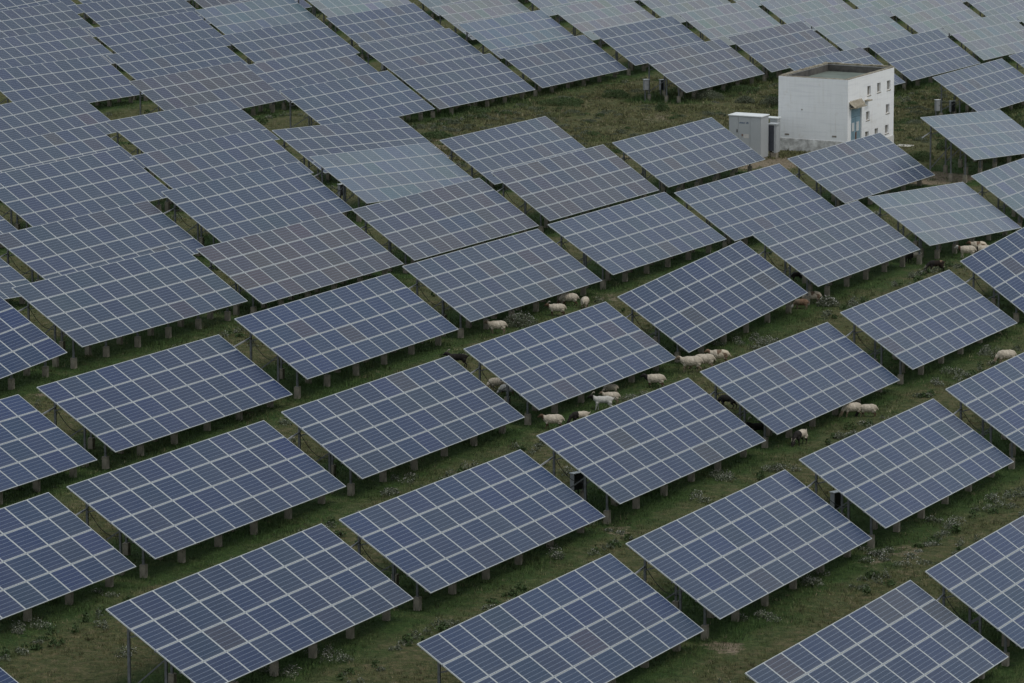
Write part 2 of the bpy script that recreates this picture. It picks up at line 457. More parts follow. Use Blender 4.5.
def label_of(t_):
    i, j = t_[0], t_[1]
    files, where = (near_files, 'before the open ground') if i < 9 else (far_files, 'beyond the open ground')
    keys = sorted(files); s = i + j
    col = keys.index(s) + 1
    order = sorted(files[s], key=lambda q: q[0])
    k_ = order.index(t_) + 1
    look = {'light': 'pale grey', 'purple': 'purplish', 'sheen': 'light blue', 'blue': 'blue'}[look_of(i, j)]
    return f"{look} panel table, {ORD[k_]} up its file, {ORD[col]} file from left, {where}"
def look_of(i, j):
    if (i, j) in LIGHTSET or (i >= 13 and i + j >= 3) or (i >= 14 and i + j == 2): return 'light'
    if (i, j) in SHEENSET: return 'sheen'
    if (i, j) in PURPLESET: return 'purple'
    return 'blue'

def build_table(t_):
    i, j, x, y, z, yaw, tilt, roll = t_
    base = Matrix.Translation((x, y, gz(x, y))) @ Matrix.Rotation(yaw, 4, 'Z')
    root = empty('solar_panel_table', base)
    tag(root, label_of(t_), 'solar panel', 'tilted solar panel tables standing in rows on the meadow')
    P = Matrix.Translation((x, y, z)) @ Euler((tilt, roll, yaw), 'XYZ').to_matrix().to_4x4()
    inv = base.inverted(); Lp = inv @ P
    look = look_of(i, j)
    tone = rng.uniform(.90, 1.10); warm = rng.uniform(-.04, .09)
    for v in range(4):
        for u in range(10):
            m = link('solar_module', ME_MOD, root, Lp @ Matrix.Translation(((u - 4.5) * PX, (1.5 - v) * PY, 0)))
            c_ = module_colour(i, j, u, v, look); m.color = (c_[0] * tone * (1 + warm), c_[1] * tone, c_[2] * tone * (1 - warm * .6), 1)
    for v in (-1.8, -PY, 0, PY, 1.8):
        link('rail', ME_RAIL, root, Lp @ Matrix.Translation((0, v, 0)))
    for k_ in range(6):
        xk = (-4.6 + 1.853 * k_) * PX
        link('rafter', ME_RAFT, root, Lp @ Matrix.Translation((xk, 0, 0)))
        tops = []
        for q, (yl, ln) in enumerate(POSTS):
            top = P @ Vector((xk, yl, -.176))
            g_ = gz(top.x, top.y)
            Mw = Matrix.Translation(top) @ Matrix.Rotation(yaw, 4, 'Z')
            po = link('post', ME_POST[q], root, inv @ Mw)
            link('concrete_footing', ME_FOOT, po, Matrix.Translation((0, 0, g_ - top.z)))
            tops.append((top, g_))
        bm = bmesh.new()
        a_ = tops[0][0].copy(); a_.z = tops[0][1] + .65
        b_ = tops[1][0].copy(); b_.z -= .15
        bar(bm, inv @ a_, inv @ b_, .045, .045)
        if k_ == 0 and y < 300 and i > 0:
            bm2 = bmesh.new(); s0 = tops[0][0].copy(); s0.z -= .32; ax_ = Vector((math.cos(yaw), math.sin(yaw), 0))
            bar(bm2, inv @ (s0 + ax_ * .05), inv @ (s0 - ax_ * 1.75 - Vector((0, 0, .12))), .05, .05)
            link('cable_conduit', mesh_from_bm('cable_conduit', bm2, [M_BOXG]), root)
            bm2 = bmesh.new(); e0 = tops[1][0].copy(); e0.z -= .35; sp = [inv @ (s0.lerp(e0, q_ / 7) - Vector((0, 0, .32 * math.sin(math.pi * q_ / 7)))) for q_ in range(8)]
            tube(bm2, sp, .014, 5); link('hanging_cable', mesh_from_bm('hanging_cable', bm2, [M_CABLE]), root)
        # a short knee from the rear post up to the rafter
        c_ = tops[0][0].copy(); c_.z -= .45
        d_ = P @ Vector((xk, 1.35 - .55, -.176))
        me = mesh_from_bm('brace', bm, [M_STEEL]); link('brace', me, root)
        bm = bmesh.new(); bar(bm, inv @ c_, inv @ d_, .04, .04)
        link('knee_brace', mesh_from_bm('knee_brace', bm, [M_STEEL]), root)
    return root
for t_ in TABLES: build_table(t_)

# ------------------------------------------------------------------ the white building (local X runs along the long blank wall, local Y along the wall with the door)
M_WALL, n, b = mat('whitewashed_wall', .95, 0, .2)
f1 = noise(n, .9, 6, .7)
t = n.nodes.new('ShaderNodeTexCoord'); m_ = n.nodes.new('ShaderNodeMapping'); m_.inputs['Scale'].default_value = (6, 6, .5)
n.links.new(t.outputs['Object'], m_.inputs['Vector'])
f2 = noise(n, 1.0, 5, .6, vec=m_.outputs['Vector'])
m2 = n.nodes.new('ShaderNodeMapping'); m2.inputs['Scale'].default_value = (.5, .5, 7)
n.links.new(t.outputs['Object'], m2.inputs['Vector'])
f3 = noise(n, 1.0, 3, .5, vec=m2.outputs['Vector'])
c = ramp(n, f2, [(.22, (.70, .67, .62)), (.40, (.84, .84, .83)), (.6, (.87, .87, .865))])
c = mixc(n, 1.0, c, ramp(n, f3, [(.35, (.93, .93, .94)), (.5, (1, 1, 1))]), 'MULTIPLY')
c = mixc(n, ramp(n, f1, [(.58, (0, 0, 0)), (.74, (.45, .45, .45))]), c, (.56, .50, .42))
n.links.new(c, b.inputs['Base Color']); bump(n, b, noise(n, 18, 4), .02, .5)
M_PLINTH = simple('weathered_plinth', (.34, .33, .31), (.84, .83, .80), 2.6, .95, 0, .03)
M_COPING = simple('crumbling_coping', (.11, .09, .065), (.40, .36, .27), 4.5, .95, 0, .03)
M_ROOF = simple('mossy_roof_felt', (.11, .13, .11), (.17, .20, .17), .8, .9)
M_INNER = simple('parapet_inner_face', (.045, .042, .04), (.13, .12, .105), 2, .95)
M_DOOR = simple('faded_blue_door', (.17, .27, .33), (.26, .38, .44), 2.5, .7)
M_DOORP = simple('door_poster', (.50, .52, .52), (.62, .63, .62), 9, .8)
M_RUST = simple('rust', (.12, .06, .04), (.22, .11, .07), 9, .9)
M_PANE, n, b = mat('dusty_window_pane', .35, 0, .5)
n.links.new(ramp(n, noise(n, 3), [(.3, (.20, .20, .19)), (.7, (.36, .35, .32))]), b.inputs['Base Color'])
M_WFRAME = simple('brown_window_frame', (.20, .18, .15), (.32, .29, .25), 6, .8)

def building():
    az = -0.471; a_, b_, top = 4.50, 7.05, 3.07; zb = -2.3
    root = empty('utility_building', Matrix.Translation((19.91, 298.71, -1.35)) @ Matrix.Rotation(az, 4, 'Z'))
    tag(root, 'white flat roofed utility building with blue metal door and small square windows', 'building')
    Z0, ZT, TH = zb + 1.35, top + 1.35, .25
    def cells(bm, n0, n1, holes, place):
        us = sorted({0, n1} | {h[0] for h in holes} | {h[1] for h in holes}); vs = sorted({Z0, ZT} | {h[2] for h in holes} | {h[3] for h in holes})
        for p, q in zip(us, us[1:]):
            for r_, s_ in zip(vs, vs[1:]):
                if any(h[0] <= (p + q) / 2 <= h[1] and h[2] <= (r_ + s_) / 2 <= h[3] for h in holes): continue
                bm.faces.new([bm.verts.new(place(*k)) for k in ((p, r_, 0), (q, r_, 0), (q, s_, 0), (p, s_, 0))])
        for h in holes:
            c_ = [(h[0], h[2]), (h[1], h[2]), (h[1], h[3]), (h[0], h[3])]
            for k in range(4):
                p, q = c_[k], c_[(k + 1) % 4]
                bm.faces.new([bm.verts.new(place(*v)) for v in ((p[0], p[1], 0), (p[0], p[1], .2), (q[0], q[1], .2), (q[0], q[1], 0))])
    holes = []
    for (yc, up, lo) in ((3.2, .70, 1.27), (4.7, .68, 1.25), (6.22, .70, 1.28), (3.05, 2.22, 2.75), (6.1, 2.13, 2.68), (2.95, 3.42, 3.92), (4.4, 3.40, 3.90), (6.0, 3.38, 3.90)):
        holes.append((yc - .27, yc + .27, ZT - lo, ZT - up))
    door = (.52, 2.12, ZT - 4.42, ZT - 1.80)
    bm = bmesh.new(); cells(bm, 0, b_, holes + [door], lambda u, v, d: (-d, u, v))
    # other three walls: solid slabs; the pierced wall gets its inner skin
    box(bm, -a_, -.001, 0, TH, Z0, ZT - .001)
    box(bm, -a_, -a_ + TH, TH + .002, b_ - TH - .002, Z0, ZT - .001)
    box(bm, -a_, -.001, b_ - TH, b_, Z0, ZT - .001)
    link('wall', mesh_from_bm('wall', bm, [M_WALL]), root)
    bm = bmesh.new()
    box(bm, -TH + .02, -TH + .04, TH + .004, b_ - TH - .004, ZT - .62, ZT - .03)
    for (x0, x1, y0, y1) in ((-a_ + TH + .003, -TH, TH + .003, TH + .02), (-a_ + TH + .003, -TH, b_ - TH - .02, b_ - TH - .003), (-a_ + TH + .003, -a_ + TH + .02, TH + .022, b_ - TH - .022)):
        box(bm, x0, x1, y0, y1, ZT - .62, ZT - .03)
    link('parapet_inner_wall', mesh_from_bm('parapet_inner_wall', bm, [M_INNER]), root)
    bm = bmesh.new(); box(bm, -a_ + .1, -.215, .1, b_ - .1, ZT - .80, ZT - .42)
    link('roof', mesh_from_bm('roof', bm, [M_ROOF]), root)
    # coping: short uneven pieces
    bm = bmesh.new(); r_ = random.Random(3)
    def run(n_, f):
        p = 0
        while p < n_:
            l_ = min(r_.uniform(.18, .55), n_ - p)
            h = r_.uniform(.015, .06); o_ = r_.uniform(-.012, .02)
            f(p + .003, p + l_ - .003, h, o_); p += l_
    run(a_, lambda p, q, h, o_: box(bm, -q, -p, .02 - o_, TH + .02, ZT, ZT + h * .5))
    run(a_, lambda p, q, h, o_: box(bm, -q, -p, b_ - TH - .03, b_ + o_, ZT, ZT + h + .05))
    run(b_ - 2 * TH - .1, lambda p, q, h, o_: box(bm, -TH - .02, -.02 + o_, TH + .05 + p, TH + .05 + q, ZT, ZT + h * .7))
    run(b_ - 2 * TH - .1, lambda p, q, h, o_: box(bm, -a_ - o_, -a_ + TH + .03, TH + .05 + p, TH + .05 + q, ZT, ZT + h + .03))
    link('coping', mesh_from_bm('coping', bm, [M_COPING]), root)
    bm = bmesh.new()
    box(bm, -a_ - .03, .03, -.03, -.002, Z0, .72); box(bm, .002, .03, .0, b_ + .03, Z0, .30); box(bm, -a_ - .03, -a_ - .002, 0, b_, Z0, .6)
    link('plinth', mesh_from_bm('plinth', bm, [M_PLINTH]), root)
    for h in holes:
        bm = bmesh.new(); t0 = .05
        x0, x1 = -.16, -.12
        box(bm, x0, x1, h[0], h[1], h[2], h[2] + t0); box(bm, x0, x1, h[0], h[1], h[3] - t0, h[3])
        box(bm, x0, x1, h[0], h[0] + t0, h[2] + t0, h[3] - t0); box(bm, x0, x1, h[1] - t0, h[1], h[2] + t0, h[3] - t0)
        box(bm, x0, x1, (h[0] + h[1]) / 2 - .02, (h[0] + h[1]) / 2 + .02, h[2] + t0, h[3] - t0)
        wo = link('window', mesh_from_bm('window', bm, [M_WFRAME]), root)
        bm = bmesh.new(); box(bm, -.155, -.14, h[0] + t0, h[1] - t0, h[2] + t0, h[3] - t0)
        link('pane', mesh_from_bm('pane', bm, [M_PANE]), wo)
        bm = bmesh.new(); box(bm, -.15, .03, h[0] - .03, h[1] + .03, h[2] - .04, h[2] - .002)
        link('sill', mesh_from_bm('sill', bm, [M_COPING]), wo)
    bm = bmesh.new(); y0, y1, z0, z1 = door; ym = (y0 + y1) / 2
    for p, q in ((y0 + .03, ym - .012), (ym + .012, y1 - .03)):
        box(bm, -.14, -.08, p, q, z0, z1 - .55)
        for k in range(4): box(bm, -.078, -.068, p + .08 + .16 * k, p + .12 + .16 * k, z0 + .1, z1 - .65)
    box(bm, -.14, -.085, y0 + .03, y1 - .03, z1 - .53, z1 - .02)
    do = link('door', mesh_from_bm('door', bm, [M_DOOR]), root)
    bm = bmesh.new(); box(bm, -.05, -.066, ym - .55, ym - .2, z0 + 1.25, z0 + 1.75); box(bm, -.05, -.066, ym + .12, ym + .52, z0 + 1.2, z0 + 1.75)
    link('notice', mesh_from_bm('notice', bm, [M_DOORP]), do)
    bm = bmesh.new(); box(bm, -.05, -.066, ym + .02, ym + .16, z0 + .35, z0 + 1.15)
    link('rust_patch', mesh_from_bm('rust_patch', bm, [M_RUST]), do)
    # tiled canopy over the door
    bm = bmesh.new(); zc = ZT - 1.72
    for k in range(9):
        y = .28 + k * .2
        out_ = .40 - .018 * k
        bar(bm, (-.02, y, zc + .36), (out_, y, zc + .04), .19, .05)
        tube(bm, [(-.02, y + .1, zc + .40), (out_, y + .1, zc + .08)], .05, 6)
    box(bm, .0, .36, .3, 2.1, zc - .02, zc + .03)
    box(bm, .0, .30, 2.55, 3.05, zc + .18, zc + .25)
    link('canopy', mesh_from_bm('canopy', bm, [simple('clay_tiles', (.27, .235, .175), (.46, .41, .32), 5, .95)]), root)
    for (x, z) in ((-a_ + .58, .95), (-.85, 1.0)):
        bm = bmesh.new(); box(bm, x - .14, x + .14, -.015, -.003, z - .05, z + .05)
        for k in range(5): box(bm, x - .12 + .055 * k, x - .09 + .055 * k, -.022, -.016, z - .045, z + .045)
        link('wall_vent', mesh_from_bm('wall_vent', bm, [M_WFRAME]), root)
    bm = bmesh.new(); box(bm, -3.0, -2.92, -.02, -.002, 2.45, 2.53)
    link('wall_bracket', mesh_from_bm('wall_bracket', bm, [M_WFRAME]), root)
building()

def slab():
    bm = bmesh.new(); box(bm, -.2, .75, -.5, .4, -.3, .06); bevel(bm, .02, 1)
    o = link('pavement', mesh_from_bm('pavement', bm, [simple('pale_concrete_slab', (.42, .40, .35), (.56, .54, .48), 3, .95)]), None,
             Matrix.Translation((23.47, 304.30, gz(23.47, 304.30))) @ Matrix.Rotation(-.48, 4, 'Z'))
    tag(o, kind='structure')
slab()

def transformer_cabinet():
    x, y = 12.77, 296.43
    M = Matrix.Translation((x, y, gz(x, y))) @ Matrix.Rotation(R(-26), 4, 'Z')
    root = empty('electrical_cabinet', M)
    tag(root, 'large grey electrical cabinet with white cap and blue lettering beside the building', 'electrical cabinet')
    W, D, H = 2.06, 1.12, 2.55
    bm = bmesh.new(); box(bm, 0, W, 0, D, .12, H); bevel(bm, .012, 1); link('cabinet_body', mesh_from_bm('cabinet_body', bm, [M_BOXG2]), root)
    bm = bmesh.new(); box(bm, -.05, W + .05, -.05, D + .05, H + .002, H + .07); bevel(bm, .02, 2); link('cap', mesh_from_bm('cap', bm, [M_WHITEP]), root)
    bm = bmesh.new(); box(bm, .03, W - .03, .03, D - .03, -.5, .118); link('plinth', mesh_from_bm('plinth', bm, [M_CONC]), root)
    for (p, q) in ((.04, .60), (.62, 1.36), (1.38, W - .04)):
        bm = bmesh.new(); box(bm, p, q, -.022, -.003, .18, H - .06); bevel(bm, .006, 1)
        d = link('door', mesh_from_bm('door', bm, [M_BOXG2]), root)
        if p < .5:
            bm = bmesh.new(); box(bm, q - .09, q - .03, -.05, -.024, H - .95, H - .78); link('handle', mesh_from_bm('handle', bm, [M_BOXD]), d)
        elif p < 1:
            bm = bmesh.new(); r_ = random.Random(5)
            xx = p + .06
            for k in range(9):                      # the illegible blue lettering
                if k == 6: xx += .07
                h = .085 if k < 6 else .11
                for (a1, b1, c1_, d1) in ((0, .018, 0, h), (.019, .046, h - .02, h), (.03, .046, 0, h - .022)) if k % 2 else ((0, .046, 0, .02), (0, .018, .022, h), (.02, .046, h * .45, h * .45 + .018)):
                    box(bm, xx + a1, xx + b1, -.0262, -.024, H - .42 + c1_, H - .42 + d1)
                xx += .060
            link('lettering', mesh_from_bm('lettering', bm, [M_BLUEP]), d)
            bm = bmesh.new(); box(bm, p + .34, p + .68, -.026, -.024, H - 1.27, H - 1.03); link('label_plate', mesh_from_bm('label_plate', bm, [M_PLATE]), d)
            bm = bmesh.new(); box(bm, p + .22, p + .29, -.04, -.024, H - 1.16, H - 1.04); link('lock', mesh_from_bm('lock', bm, [M_RUST]), d)
M_BOXG2 = simple('cabinet_grey_green', (.36, .375, .38), (.40, .415, .42), 1.2, .5)
M_BLUEP = simple('blue_lettering', (.035, .075, .14), (.05, .09, .16), 5, .6)
M_PLATE = simple('plate', (.50, .47, .44), (.58, .56, .53), 5, .6)
transformer_cabinet()

def cooling_unit():
    x, y = 15.11, 296.78
    M = Matrix.Translation((x, y, gz(x, y))) @ Matrix.Rotation(R(-22), 4, 'Z')
    root = empty('cooling_unit', M)
    tag(root, 'narrow cooling unit with dark louvred front between the grey cabinet and the building', 'cooling unit')
    bm = bmesh.new(); box(bm, 0, .36, 0, .5, .40, 1.93); link('grille', mesh_from_bm('grille', bm, [simple('slate_grille', (.045, .05, .065), (.07, .075, .09), 5, .6)]), root)
    bm = bmesh.new()
    for k in range(22): box(bm, .02, .34, -.012, -.002, .44 + .067 * k, .46 + .067 * k)
    link('louvre', mesh_from_bm('louvre', bm, [simple('slate_louvre', (.06, .065, .08), (.09, .095, .11), 5, .6)]), root)
    bm = bmesh.new(); box(bm, .362, .50, -.01, .5, .30, 1.93); box(bm, -.02, .54, -.04, .55, 1.932, 2.02); link('casing', mesh_from_bm('casing', bm, [M_BOXG2]), root)
    bm = bmesh.new(); box(bm, .05, .10, .05, .45, -.4, .398); box(bm, .16, .5, -.02, .42, -.4, .298); link('base', mesh_from_bm('base', bm, [M_CONC]), root)
cooling_unit()
def meter_cabinet():
    x, y = 15.34, 299.65
    M = Matrix.Translation((x, y, gz(x, y))) @ Matrix.Rotation(R(-26), 4, 'Z')
    root = empty('meter_cabinet', M)
    tag(root, 'small pale grey cabinet with white top against the building corner, behind the cooling unit', 'electrical cabinet')
    bm = bmesh.new(); box(bm, 0, .48, 0, .5, -.3, 2.0); bevel(bm, .01, 1); link('cabinet_body', mesh_from_bm('cabinet_body', bm, [M_BOXG2]), root)
    bm = bmesh.new(); box(bm, -.25, .52, -.03, .54, 2.002, 2.08); bevel(bm, .015, 1); link('cap', mesh_from_bm('cap', bm, [M_WHITEP]), root)
meter_cabinet()

# ------------------------------------------------------------------ combiner boxes on posts
def box_proto(root, W, D, H, z0, pale=False):
    bm = bmesh.new(); box(bm, -W / 2, W / 2, -D / 2, D / 2, z0, z0 + H); bevel(bm, .012, 1); e_ = link('enclosure', mesh_from_bm('enclosure', bm, [M_BOXG]), root)
    bm = bmesh.new(); box(bm, -W / 2 + .015, W / 2 - .015, -D / 2 - .018, -D / 2 - .002, z0 + .015, z0 + H - .015); bevel(bm, .005, 1); d_ = link('door', mesh_from_bm('door', bm, [M_BOXG if pale else M_BOXD]), root)
    bm = bmesh.new(); box(bm, W / 2 - .10, W / 2 - .06, -D / 2 - .035, -D / 2 - .019, z0 + H * .45, z0 + H * .58); link('handle', mesh_from_bm('handle', bm, [M_STEEL]), d_)
    bm = bmesh.new(); box(bm, -W / 2 - .03, W / 2 + .03, -D / 2 - .05, D / 2 + .02, z0 + H + .002, z0 + H + .03); bevel(bm, .008, 1); link('rain_hood', mesh_from_bm('rain_hood', bm, [M_FRAME]), root)
    bm = bmesh.new(); box(bm, -.04, .04, D / 2 + .002, D / 2 + .08, -.5, z0 + H * .8); link('post', mesh_from_bm('post', bm, [M_STEEL]), root)
    bm = bmesh.new(); tube(bm, [(W * .25, 0, z0), (W * .27, .02, z0 * .5), (W * .2, .05, -.2)], .025, 6); link('conduit', mesh_from_bm('conduit', bm, [M_CABLE]), root)
BOXES = [
    (2.39, 185.21, 45, 0.46, 0.22, 0.62, 0.52, 'dark fronted box on a post beside the left edge of the central front table'),
    (11.94, 182.99, 45, 0.46, 0.22, 0.62, 0.55, 'dark fronted box with pale hood under the left edge of a front right table'),
    (-9.15, 270.14, 45, 0.46, 0.2, 0.6, 0.42, 'dark box in the narrow green gap left of the pale tilted table'),
    (8.89, 334.4, 20, 0.34, 0.22, 0.7, 0.8, 'pale grey box on a post, left one of the pair by the open ground'),
    (10.08, 338.73, 30, 0.34, 0.24, 0.68, 0.42, 'dark grey box on a post, right one of the pair by the open ground'),
    (27.6, 326.99, 25, 0.3, 0.22, 0.72, 0.72, 'pale grey box on a post, left one behind the twisted table right of the building'),
    (28.72, 328.71, 30, 0.34, 0.24, 0.68, 0.55, 'dark grey box on a post, right one behind the twisted table right of the building'),
    (-28.05, 357.52, 68, 0.6, 0.17, 0.5, 0.3, 'small dark box in the narrow gap near the upper left corner'),
    (-8.88, 349.79, 68, 0.6, 0.17, 0.5, 0.4, 'small dark box in the long gap left of the upper middle tables'),
]
for (x, y, yaw, W, D, H, z0, lab) in BOXES:
    root = empty('combiner_box', Matrix.Translation((x, y, gz(x, y))) @ Matrix.Rotation(R(yaw), 4, 'Z'))
    tag(root, lab, 'electrical box', 'electrical boxes on posts among the panel tables')
    box_proto(root, W, D, H, z0, lab.startswith('pale'))

# ------------------------------------------------------------------ sheep and goats
M_WOOL = simple('cream_wool', (.36, .31, .24), (.60, .53, .43), 5, 1.0, 0, .03, .1)
M_WHITE = simple('white_hair', (.42, .405, .37), (.56, .54, .50), 6, 1.0, 0, .02, .1)
M_BLACK = simple('black_hair', (.012, .011, .010), (.032, .028, .025), 6, .9, 0, .02, .2)
M_BROWN = simple('brown_hair', (.060, .038, .026), (.13, .085, .055), 6, 1.0, 0, .02, .1)
M_RUSTH = simple('rust_hair', (.14, .085, .055), (.25, .165, .11), 6, 1.0, 0, .02, .1)
M_TANF = simple('tan_face_hair', (.15, .115, .08), (.27, .21, .15), 8, 1.0, 0, .02, .1)
M_HORN = simple('horn', (.22, .19, .15), (.34, .30, .24), 10, .6)
def patch_mat(name, A, B, sc_, lo, hi):
    m, n, b = mat(name, 1.0, 0, .1)
    f = noise(n, sc_, 2, .5)
    n.links.new(ramp(n, f, [(lo, A), (hi, B)]), b.inputs['Base Color']); bump(n, b, noise(n, 30), .02)
    return m
M_BPATCH = patch_mat('black_white_coat', (.02, .018, .016), (.5, .47, .42), 2.2, .56, .60)
M_RPATCH = patch_mat('dark_rust_coat', (.028, .022, .018), (.22, .15, .10), 2.4, .50, .58)
M_BRPATCH = patch_mat('cream_brown_coat', (.16, .11, .075), (.55, .47, .36), 2.0, .36, .44)
#            body, shoulders, face, legs
KIND = dict(cream=(M_WOOL, M_WOOL, M_TANF, M_TANF), creamdark=(M_WOOL, M_WOOL, M_BROWN, M_BROWN), creambrown=(M_BRPATCH, M_WOOL, M_RUSTH, M_BROWN),
            white=(M_WHITE, M_WHITE, M_WHITE, M_BROWN), whiteblack=(M_WHITE, M_WHITE, M_BLACK, M_WHITE), black=(M_BLACK, M_BLACK, M_BLACK, M_BLACK),
            blackpatch=(M_BPATCH, M_BLACK, M_BLACK, M_BLACK), darkfront=(M_WOOL, M_BLACK, M_BLACK, M_BLACK), blackneck=(M_WOOL, M_WOOL, M_BLACK, M_BROWN),
            blackneck2=(M_WOOL, M_WOOL, M_WHITE, M_WOOL), rust=(M_RUSTH, M_TANF, M_WHITE, M_TANF), rustpatch=(M_RPATCH, M_BLACK, M_BLACK, M_BLACK))
_cache = {}
def body_surface(V, E, RD, trunk, h=.020):
    """one closed skin over all limb segments: smooth union of tapered capsules, meshed with surface nets"""
    P = np.array(V); lo = P.min(0) - .28; hi = P.max(0) + .28; lo[2] = -.03
    n_ = np.ceil((hi - lo) / h).astype(int)
    ax = [lo[k] + h * np.arange(n_[k]) for k in range(3)]
    X, Y, Z = np.meshgrid(*ax, indexing='ij')
    G = np.stack([X, Y, Z], -1)
    F = np.full(X.shape, 1e3)
    for (i0, i1) in E:
        a_, b_ = P[i0], P[i1]; ra, rb = RD[i0][0], RD[i1][0]
        m0 = np.minimum(a_, b_) - max(ra, rb) - .09; m1 = np.maximum(a_, b_) + max(ra, rb) + .09
        s0 = np.clip(((m0 - lo) / h).astype(int), 0, n_); s1 = np.clip(((m1 - lo) / h).astype(int) + 1, 0, n_)
        sl = tuple(slice(p, q) for p, q in zip(s0, s1))
        g_ = G[sl]; d_ = b_ - a_
        t_ = np.clip(((g_ - a_) @ d_) / (d_ @ d_), 0, 1)
        dist = np.linalg.norm(g_ - a_ - t_[..., None] * d_, axis=-1) - (ra + (rb - ra) * t_)
        k = .045 if max(ra, rb) > .06 else .018
        old = F[sl]; hh = np.clip(.5 + .5 * (old - dist) / k, 0, 1)
        F[sl] = np.where(old > 100, dist, old * (1 - hh) + dist * hh - k * hh * (1 - hh))
    ins = F < 0
    c = [ins[i:n_[0] - 1 + i, j:n_[1] - 1 + j, k:n_[2] - 1 + k] for i in (0, 1) for j in (0, 1) for k in (0, 1)]
    cnt = sum(q.astype(int) for q in c); act = (cnt > 0) & (cnt < 8)
    idx = -np.ones(act.shape, int); ai = np.argwhere(act); idx[act] = np.arange(len(ai))
    sv = np.zeros((len(ai), 3)); sn = np.zeros(len(ai))
    offs = [np.array(o) for o in ((0, 0, 0), (0, 0, 1), (0, 1, 0), (0, 1, 1), (1, 0, 0), (1, 0, 1), (1, 1, 0), (1, 1, 1))]
    for p in range(8):
        for q in range(p + 1, 8):
            if np.abs(offs[p] - offs[q]).sum() != 1: continue
            fa = F[tuple((ai + offs[p]).T)]; fb = F[tuple((ai + offs[q]).T)]
            m = (fa < 0) != (fb < 0); t_ = np.where(m, fa / np.where(m, fa - fb, 1), 0)
            sv += np.where(m[:, None], ai + offs[p] + t_[:, None] * (offs[q] - offs[p]), 0); sn += m
    co = lo + h * sv / sn[:, None]
    faces = []
    for d in range(3):
        e = np.zeros(3, int); e[d] = 1; u = np.zeros(3, int); u[(d + 1) % 3] = 1; v = np.zeros(3, int); v[(d + 2) % 3] = 1
        A = ins[tuple(slice(0, n_[k] - e[k]) for k in range(3))]; Bq = ins[tuple(slice(e[k], None) for k in range(3))]
        for pos in np.argwhere(A != Bq):
            if (pos[(d + 1) % 3] < 1) or (pos[(d + 2) % 3] < 1): continue
            q = [pos - u - v, pos - v, pos, pos - u]
            if any((w_ >= np.array(idx.shape)).any() for w_ in q): continue
            f = [int(idx[tuple(w_)]) for w_ in q]
            if min(f) < 0: continue
            faces.append(f if A[tuple(pos)] else f[::-1])
    me = bpy.data.meshes.new('skin'); me.from_pydata([tuple(p) for p in co], [], faces)
    bm = bmesh.new(); bm.from_mesh(me)
    bmesh.ops.smooth_vert(bm, verts=bm.verts, factor=.5, use_axis_x=True, use_axis_y=True, use_axis_z=True)
    bmesh.ops.recalc_face_normals(bm, faces=bm.faces)
    bm.to_mesh(me); bm.free(); me.update()
    return me
